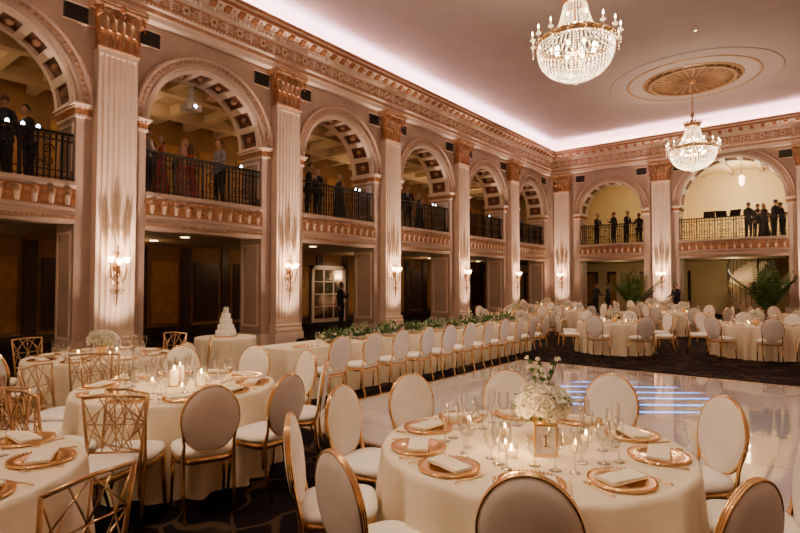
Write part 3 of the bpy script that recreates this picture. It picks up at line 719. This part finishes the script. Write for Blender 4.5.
# ------------------------------------------------------------------ palms
def palm(seed):
    mb=MB(); q=random.Random(seed)
    mb.lathe([(0,0),(.17,0),(.2,.05),(.24,.36),(.26,.4),(.23,.4),(.21,.36),(0,.35)],'terracotta',seg=18)
    for i in range(18):
        a=i*2.4+q.random()*.3; L=q.uniform(.9,1.35); el=q.uniform(.15,.85); pts=[]
        for k in range(9):
            t=k/8; r=L*t*math.sin(el)*(1+.2*t); z=.36+L*(math.cos(el*.6)*t*1.35-.6*t*t*math.sin(el)); pts.append(Vector((r*math.cos(a),r*math.sin(a),z)))
        mb.tube(pts,[.012*(1-.08*k) for k in range(9)],'palm_leaf',4)
        side=Vector((-math.sin(a),math.cos(a),0))
        for k in range(1,17):
            t=k/17*8; j=min(int(t),7); p=pts[j].lerp(pts[j+1],t-j); tg=(pts[j+1]-pts[j]).normalized()
            ln=.34*math.sin(pi*(k/18)**.7)+.06
            for s in (-1,1):
                e=p+side*s*ln*.8+tg*ln*.55-Vector((0,0,ln*.3)); mid=p.lerp(e,.5)+Vector((0,0,.02)); w=tg*.022
                mb.add([p,mid-w,e,mid+w],[(0,1,2,3)],'palm_leaf',True)
    return mb.mesh('potted_palm')
PLM=[palm(1),palm(2)]
for i,(x,y,s) in enumerate(((-7.5,27.4,1.3),(-2.1,27.4,1.4),(-11.3,1.4,1.2))): inst(PLM[i%2],'potted_palm',(x,y,0),i,scale=s)

# ------------------------------------------------------------------ staircase in the back hall
mb=MB(); cx,cy=-1.4,YB+3.6; N=17
for i in range(N):
    a0=math.radians(250-i*6.8); a1=math.radians(250-(i+1)*6.8); z=(i+1)*.172
    v=[(cx+r*math.cos(a),cy+r*math.sin(a),zz) for zz in (max(0,z-.35),z) for r in (1.5,2.8) for a in (a0,a1)]
    mb.add(v,[(0,1,3,2),(4,6,7,5),(0,4,5,1),(2,3,7,6),(0,2,6,4),(1,5,7,3)],'gallery_beam')
for r in (1.5,2.8):
    pts=[]
    for i in range(N+1):
        a=math.radians(250-i*6.8); pts.append((cx+r*math.cos(a),cy+r*math.sin(a),i*.172+1.02))
        if i: mb.tube([(cx+r*math.cos(a),cy+r*math.sin(a),i*.172),pts[-1]],.014,'iron',4)
    mb.tube(pts,.035,'iron',6)
mb.obj('curved_staircase')
# mirrored doors in the left gallery
mb=MB(); x=-17.95
mb.box(x,x+.06,15.9,18.0,0,2.55,'plaster_light'); mb.box(x,x+.12,15.9,16.05,0,2.55,'plaster_light'); mb.box(x,x+.12,17.85,18.0,0,2.55,'plaster_light'); mb.box(x,x+.12,15.9,18.0,2.4,2.55,'plaster_light')
for k in range(3):
    for q in range(4): mb.box(x+.06,x+.08,16.1+.6*k,16.62+.6*k,.18+.56*q,.68+.56*q,'mirror_pane')
mb.obj('door_1')
light('SPOT','door_fill_lamp',(-16.4,16.95,2.95),70,(1,.82,.6),(-17.9,16.95,1.2),spot_size=1.6,spot_blend=.6,shadow_soft_size=.05)  # added spot that brightens the mirrored doors; it has no fixture
for k,(xx) in enumerate((-10.6,-8.6)):
    mb=MB(); y=YB+5.9; mb.box(xx,xx+1.4,y-.06,y,0,2.5,'plaster_light')
    for a in range(2):
        for b in range(3): mb.box(xx+.12+.62*a,xx+.66+.62*a,y-.07,y-.05,.2+.76*b,.86+.76*b,'cream_wall')
    mb.obj('door_%d'%(k+2))
mb=MB(); mb.tube([(0,0,0),(0,0,.9)],.01,'iron',5); mb.lathe([(0,-.5),(.1,-.45),(.14,-.1),(.10,0),(0,.05)],'shade_glow',seg=8,sm=False)
for i in range(8): a=2*pi*i/8; mb.tube([(.1*math.cos(a),.1*math.sin(a),-.46),(.145*math.cos(a),.145*math.sin(a),-.1),(.105*math.cos(a),.105*math.sin(a),0)],.008,'iron',4)
mb.obj('pendant_lantern',(-3.4,YB+2.6,7.2))
mb=MB(); mb.lathe([(0,0),(.09,0),(.10,-.01),(.12,-.01),(.12,.0)],'downlight',seg=14); DL=mb.mesh('recessed_downlight')
for c,w in LB:
    for x in (-14.2,-16):
        inst(DL,'recessed_downlight',(x,c+.3,3.04)); inst(DL,'recessed_downlight',(x+.15,c+.2,7.49))
    light('POINT','gallery_lamp_upper',(-15.9,c,6.3),42,(1,.64,.33),shadow_soft_size=.2)
    light('POINT','gallery_lamp_lower',(-16.2,c,2.6),17,(1,.58,.28),shadow_soft_size=.15)
light('POINT','hall_lamp_upper',(-3.6,YB+3.6,6.6),340,(1,.78,.46),shadow_soft_size=.2)
light('POINT','hall_lamp_lower',(-3.9,YB+3.0,2.6),60,(1,.78,.46),shadow_soft_size=.2)
light('POINT','hall_lamp_upper',(-9.6,YB+3.6,6.6),80,(1,.72,.38),shadow_soft_size=.2)
light('POINT','hall_lamp_lower',(-9.6,YB+3.0,2.6),30,(1,.72,.38),shadow_soft_size=.2)
# stage lights and projector in the balcony
mb=MB(); mb.M=Matrix.Scale(.5,4)@RX(pi/2+.25); mb.lathe([(0,-.1),(.08,-.1),(.1,0),(.1,.13),(.09,.13),(.085,.1),(0,.1)],'iron',seg=14); mb.lathe([(0,.115),(.08,.115)],'led_white',seg=14)
mb.M=Matrix.Identity(4); mb.tube([(0,0,-.9),(0,0,-.05)],.012,'iron',6); mb.box(-.1,.1,-.08,.08,-.92,-.9,'iron'); PAR=mb.mesh('stage_light')
for s in (3.35,3.62,3.9,8.9,13.6,13.8,18.3,18.5,23.1): inst(PAR,'stage_light',(XL-.55,s,ZFLOOR+1.22),pi/2,scale=(1,1,1.32))
mb=MB(); mb.box(-.06,.06,-.06,.06,0,.8,'projector_white'); mb.box(-.22,.22,-.2,.2,-.18,0,'projector_white'); mb.M=T(0,-.2,-.09)@RX(pi/2); mb.lathe([(.07,-.02),(.07,.05),(.05,.05)],'iron',seg=14); mb.lathe([(0,.055),(.05,.055)],'led_white',seg=14)
mb.obj('ceiling_projector',(XL-1.3,7.8,6.72),pi/2)

# ------------------------------------------------------------------ people
def person(name,top,bottom,pose='down',hair='hair_dark',longhair=False,dress=False,tie=False,lean=0.0,turn=0.0):
    V=[];E=[];RD=[];TG=[]
    def v(p,r,par=None,tag=None):
        V.append(Vector(p)); RD.append(r if isinstance(r,tuple) else (r,r)); 
        if par is not None: E.append((par,len(V)-1)); TG.append(tag)
        return len(V)-1
    f=.88 if dress else 1.0
    L=lambda y,z: y-lean*max(0,z-.95)
    pel=v((0,0,.96),(.155*f,.11),None)
    sp=v((0,L(0,1.12),1.12),(.135*f,.10),pel,top); chs=v((0,L(0,1.30),1.30),(.165*f,.115),sp,top); nb=v((0,L(.01,1.46),1.46),(.085,.075),chs,top)
    nk=v((0,L(0,1.53),1.53),.052,nb,'skin'); v((0,L(-.01,1.60),1.60),.05,nk,'skin')
    for sx in (-1,1):
        sh=v((sx*.175*f,L(0,1.42),1.42),.068*f,nb,top)
        ps=pose if isinstance(pose,str) else pose[0 if sx<0 else 1]
        if ps=='down': el,w,d=(sx*.24,L(.03,1.14),1.14),(sx*.25,-.05-lean*.1,.90),Vector((0,-.15,-1))
        elif ps=='rail': el,w,d=(sx*.25,L(-.06,1.20),1.19),(sx*.17,-.34-lean*.25,1.12),Vector((-.25*sx,-1,-.12))
        elif ps=='glass': el,w,d=(sx*.24,L(-.05,1.17),1.17),(sx*.15,-.25-lean*.3,1.30),Vector((-.1*sx,-.5,.8))
        else: el,w,d=(sx*.26,L(-.04,1.17),1.17),(sx*.02,-.22-lean*.3,1.17),Vector((-sx*1,-.1,.1))
        ar=top if not dress else 'skin'
        e_=v(el,.046*f,sh,ar); w_=v(w,.029,e_,ar); d.normalize(); W=Vector(w); lat=d.cross(Vector((0,0,1)) if abs(d.z)<.8 else Vector((0,1,0))).normalized(); dn=d.cross(lat).normalized()*.3
        pa=v(W+d*.05,(.03,.02),w_,'skin')
        for k,(o_,ln) in enumerate(((-.03,.075),(-.01,.088),(.01,.083),(.03,.066))):
            k1=v(W+d*.09+lat*o_,.0095,pa,'skin'); k2=v(W+d*(.09+ln*.55)+lat*o_*1.1+dn*.02,.0085,k1,'skin'); v(W+d*(.09+ln*.9)+lat*o_*1.1+dn*.09,.007,k2,'skin')
        t1=v(W+d*.055-lat*.045,.011,pa,'skin'); v(W+d*.09-lat*.062,.009,t1,'skin')
        hp=v((sx*.09,0,.90),(.10*f,.10),pel,bottom); kn=v((sx*.105,-.015,.50),.062,hp,bottom if not dress else 'skin'); an=v((sx*.11,.02,.10),.042,kn,bottom if not dress else 'skin'); v((sx*.12,-.10,.04),.038,an,'shoe')
    me=bpy.data.meshes.new('sk'); me.from_pydata([tuple(p) for p in V],E,[]); ob=bpy.data.objects.new('sk',me); COL.objects.link(ob)
    ob.modifiers.new('Skin','SKIN'); sd=ob.modifiers.new('S','SUBSURF'); sd.levels=1; sd.render_levels=1
    if not me.skin_vertices: 
        bpy.context.view_layer.objects.active=ob; bpy.ops.mesh.customdata_skin_add()
    for i,r in enumerate(RD): me.skin_vertices[0].data[i].radius=r; me.skin_vertices[0].data[i].use_root=(i==0)
    dg=bpy.context.evaluated_depsgraph_get(); em=bpy.data.meshes.new_from_object(ob.evaluated_get(dg))
    bpy.data.objects.remove(ob)
    mb=MB(); vs=[tuple(q.co) for q in em.vertices]
    groups={}
    for pl in em.polygons:
        c=pl.center; best=None;bd=1e9
        for (a,b),tg in zip(E,TG):
            A,B=V[a],V[b]; ab=B-A; t=max(0,min(1,(c-A).dot(ab)/ab.length_squared)); dd=(A+ab*t-c).length-RD[a][0]*.6*(1-t)-RD[b][0]*.6*t
            if dd<bd: bd=dd;best=tg
        groups.setdefault(best,[]).append(tuple(pl.vertices))
    mb.add(vs,[],'skin')
    for tg,fs in groups.items():
        for f_ in fs: mb.f.append(list(f_)); mb.m.append(tg); mb.s.append(True)
    hy=L(-.015,1.66); mb.M=T(0,hy,1.665)@RZ(turn)
    hv=[];hf=[];n=16;rg=12
    for j in range(rg+1):
        th=pi*j/rg; z=-math.cos(th)*.122
        for i in range(n):
            a=2*pi*i/n; rx=.077*math.sin(th); ry=.095*math.sin(th)
            if z<-.03: rx*=1-.28*((-z-.03)/.09); 
            y=ry*math.sin(a)+(-.012 if z<-.04 else 0)
            hv.append((rx*math.cos(a),y,z))
    for j in range(rg):
        for i in range(n): k=(i+1)%n; hf.append((j*n+i,j*n+k,(j+1)*n+k,(j+1)*n+i))
    mb.add(hv,hf,'skin',True)
    mb.add([(-.012,-.085,.015),(.012,-.085,.015),(.017,-.09,-.03),(-.017,-.09,-.03),(0,-.122,-.026),(0,-.098,.018)],[(0,5,4,3),(5,1,2,4),(3,4,2)],'skin',True)
    for s in (-1,1):
        mb.ball(s*.03,-.083,.012,.012,'shirt_white',seg=8,rings=4); mb.ball(s*.03,-.092,.012,.006,'eye',seg=6,rings=4)
        mb.ball(s*.03,-.088,.035,.016,hair,sy=.3,sz=.25,seg=6,rings=4); mb.ball(s*.08,.005,-.005,.025,'skin',sx=.4,sy=.7,sz=1.3,seg=8,rings=5)
    mb.ball(0,-.087,-.06,.022,'lips',sy=.4,sz=.3,seg=8,rings=4)
    hv=[];hf=[];low=.62 if longhair else .52
    for j in range(9):
        th=pi*low*j/8
        for i in range(n+1):
            a=2*pi*i/n; front=math.sin(a)<-.3
            t2=min(th,pi*.30) if front else th
            hv.append((.086*math.sin(t2)*math.cos(a),.104*math.sin(t2)*math.sin(a)+.006,.132*math.cos(t2)))
    for j in range(8):
        for i in range(n): hf.append((j*(n+1)+i,j*(n+1)+i+1,(j+1)*(n+1)+i+1,(j+1)*(n+1)+i))
    mb.add(hv,hf,hair,True)
    if longhair:
        mb.lathe([(.075,.04),(.088,-.03),(.092,-.12),(.085,-.2),(.05,-.27),(0,-.29)],hair,0,.045,0,12,1,.55)
    mb.M=Matrix.Identity(4)
    if dress:
        mb.lathe([(.125,1.14),(.15,1.02),(.175,.9),(.20,.7),(.25,.4),(.30,.12),(.295,.12)],bottom,seg=28,sy=.8,fold=lambda a,j:1+.006*j*math.sin(11*a))
    elif tie:
        yy=L(-.118,1.34)
        mb.add([(-.05,L(-.10,1.47),1.47),(.05,L(-.10,1.47),1.47),(.0,yy-.02,1.16),(0,yy-.01,1.36)],[(0,3,2),(3,1,2),(0,1,3)],'shirt_white')
        mb.add([(-.012,L(-.125,1.44),1.44),(.012,L(-.125,1.44),1.44),(.022,yy-.022,1.22),(0,yy-.024,1.17),(-.022,yy-.022,1.22)],[(0,1,2,3,4)],top)
        mb.lathe([(.185,1.0),(.19,.92),(.195,.84),(.18,.84)],top,seg=20,sy=.72)
    return mb.mesh(name)
PP={
 'man1':person('man_in_black_suit','suit_black','suit_black','rail',tie=True,lean=.12),
 'man2':person('man_in_navy_suit','suit_navy','suit_navy',('down','glass'),'hair_brown',tie=True,turn=.5),
 'man3':person('man_in_grey_shirt','shirt_grey','suit_black',('down','rail'),'hair_brown',turn=-.4),
 'man4':person('man_in_white_shirt','shirt_white','suit_black',('rail','glass'),'hair_dark',turn=.3),
 'wom1':person('woman_in_red_dress','dress_red','dress_red',('glass','down'),'hair_brown',True,True,turn=.5),
 'wom2':person('woman_in_rose_dress','dress_rose','dress_rose','rail','hair_blond',True,True,lean=.08,turn=-.3),
 'wom3':person('woman_in_black_dress','dress_black','dress_black',('down','glass'),'hair_blond',True,True,turn=-.6)}
def put(k,wall,s,d,z=ZFLOOR,rot=0,sc=1):
    me=PP[k]; o=inst(me,me.name.split('.')[0],P(wall,s,d,z),(pi/2 if wall is LEFT else 0)+rot,scale=sc)
for k,s,d,r,sc in (('man1',2.95,.95,.9,1.06),('man2',3.45,1.1,2.4,1.06),('man1',4.0,1.35,-1.4,1.04),('man2',2.2,1.1,.9,1),('man2',3.7,1.9,-2.0,1.04),
  ('man4',6.35,.75,1.4,1),('wom1',6.8,.95,-1.6,.97),('wom2',7.25,.72,.9,.95),('wom1',7.75,1.2,1.9,.97),('man3',8.4,.78,-1.5,1.08),('man2',7.1,2.0,2.6,1),('man1',8.0,2.2,2.2,1.04),
  ('man1',11.6,.75,.8,1.02),('man2',12.2,.9,-1.5,1),('wom3',13.1,.8,1.6,.96),('man3',13.6,1.3,-1.5,1),
  ('man2',16.4,.8,1.6,1),('man1',16.9,.75,-.9,1.02),('wom3',17.9,.9,-1.8,.95),
  ('man1',21.3,.8,.9,1),('wom1',21.9,.9,-1.6,.96),('man2',26.3,.8,1,1),('man3',27.2,.9,-1.5,1)):
    put(k,LEFT,s,d,ZFLOOR,r,sc)
for k,s,d,r,sc in (('man1',-10.1,.8,1.2,1),('man2',-9.2,.9,-1.8,1.02),('man1',-8.5,.75,1.2,1),('man2',-8.05,1.5,-2.5,.96),
  ('man2',-3.0,1.1,2.6,1),('wom3',-2.4,1.3,-2.4,.96),('man1',-2.0,1.1,2.2,1.02),('man1',-1.7,1.6,-2.0,.97),('man2',-2.7,1.9,2.9,1.0)):
    put(k,BACK,s,d,ZFLOOR,r,sc)
for k,x,y,r in (('man1',-9.6,28.2,2.6),('man2',-8.9,28.0,2.3),('man2',-14.6,14.5,1.9),('man1',-5.6,27.6,-.6)):
    me=PP[k]; inst(me,me.name.split('.')[0],(x,y,0),r)
mb=MB(); mb.tube([(0,0,0),(0,0,1.2)],.012,'iron',5)
for a in (0,2.1,4.2): mb.tube([(0,0,.25),(.25*math.cos(a),.25*math.sin(a),.005)],.01,'iron',4)
mb.M=T(0,0,1.3)@RX(-.35); mb.box(-.25,.25,-.01,.01,-.17,.17,'iron'); mb.box(-.25,.25,-.05,.01,-.18,-.165,'iron'); MS=mb.mesh('music_stand')
inst(MS,'music_stand',(-4.6,YB+.85,ZFLOOR)); inst(MS,'music_stand',(-4.1,YB+.95,ZFLOOR),.5); inst(MS,'music_stand',(-3.5,YB+.85,ZFLOOR),-.4)

# ------------------------------------------------------------------ pin spots over the tables (mounted under the ceiling)
mb=MB(); mb.lathe([(0,.0),(.05,0),(.05,-.04),(.07,-.06),(.07,-.12),(.06,-.12),(.055,-.09),(0,-.09)],'ceiling_paint',seg=14); mb.lathe([(0,-.1),(.05,-.1)],'downlight',seg=14); SP=mb.mesh('pin_spot_fixture')
for c,e,sz in ((T1,1350,.36),(T2,1050,.36),(T3,650,.36),(T4,500,.4),(FT[0],800,.4),(FT[1],800,.4),(FT[3],600,.4),(FT[4],600,.4),((-6.3,6.5),1200,.7),((-6.3,10.8),1000,.7)):
    x,y=c[0]*.93+.5,c[1]-1.6
    inst(SP,'pin_spot_fixture',(x,y,ZC))
    light('SPOT','pin_spot_lamp',(x,y,ZC-.25),e,(1,.78,.52),(c[0],c[1],.76),spot_size=sz,spot_blend=.7,shadow_soft_size=.05)
# added lamps and fixtures: fill brightening the dance floor, striped spot for blue streaks
light('SPOT','dance_floor_fill_lamp',(-1.6,7.4,ZC-.25),750,(1,.90,.90),(-1.8,7.6,0),spot_size=.85,spot_blend=.8,shadow_soft_size=.1); inst(SP,'pin_spot_fixture',(-1.6,7.4,ZC))
g=light('SPOT','blue_streak_lamp',(-2.4,9.6,ZC-.25),45000,(.04,.32,1),(-2.45,8.6,0),spot_size=.27,spot_blend=.3,shadow_soft_size=.0); inst(SP,'pin_spot_fixture',(-2.4,9.6,ZC))
L=g.data; L.use_nodes=True; nt=L.node_tree; em=nt.nodes['Emission']; tc=nt.nodes.new('ShaderNodeTexCoord'); mp=nt.nodes.new('ShaderNodeMapping'); mp.inputs['Rotation'].default_value=(0,0,-.68)
wv=nt.nodes.new('ShaderNodeTexWave'); wv.inputs['Scale'].default_value=7; wv.bands_direction='Y'; wv.inputs['Distortion'].default_value=.6
cr=nt.nodes.new('ShaderNodeValToRGB'); cr.color_ramp.elements[0].position=.86; cr.color_ramp.elements[0].color=(0,0,0,1); cr.color_ramp.elements[1].position=.96
nt.links.new(tc.outputs['Normal'],mp.inputs['Vector']); nt.links.new(mp.outputs[0],wv.inputs['Vector']); nt.links.new(wv.outputs['Fac'],cr.inputs['Fac']); nt.links.new(cr.outputs['Color'],em.inputs['Strength'])

# ------------------------------------------------------------------ world + camera
w=bpy.data.worlds.new('World'); bpy.context.scene.world=w; w.use_nodes=True
w.node_tree.nodes['Background'].inputs[0].default_value=(.30,.2,.17,1); w.node_tree.nodes['Background'].inputs[1].default_value=.02
cam=bpy.data.cameras.new('camera'); co=bpy.data.objects.new('camera',cam); COL.objects.link(co)
cam.lens=24; cam.sensor_width=36; co.location=(0,0,1.72); co.rotation_euler=(math.radians(91.88),0,math.radians(38.9)); cam.clip_end=200
bpy.context.scene.camera=co
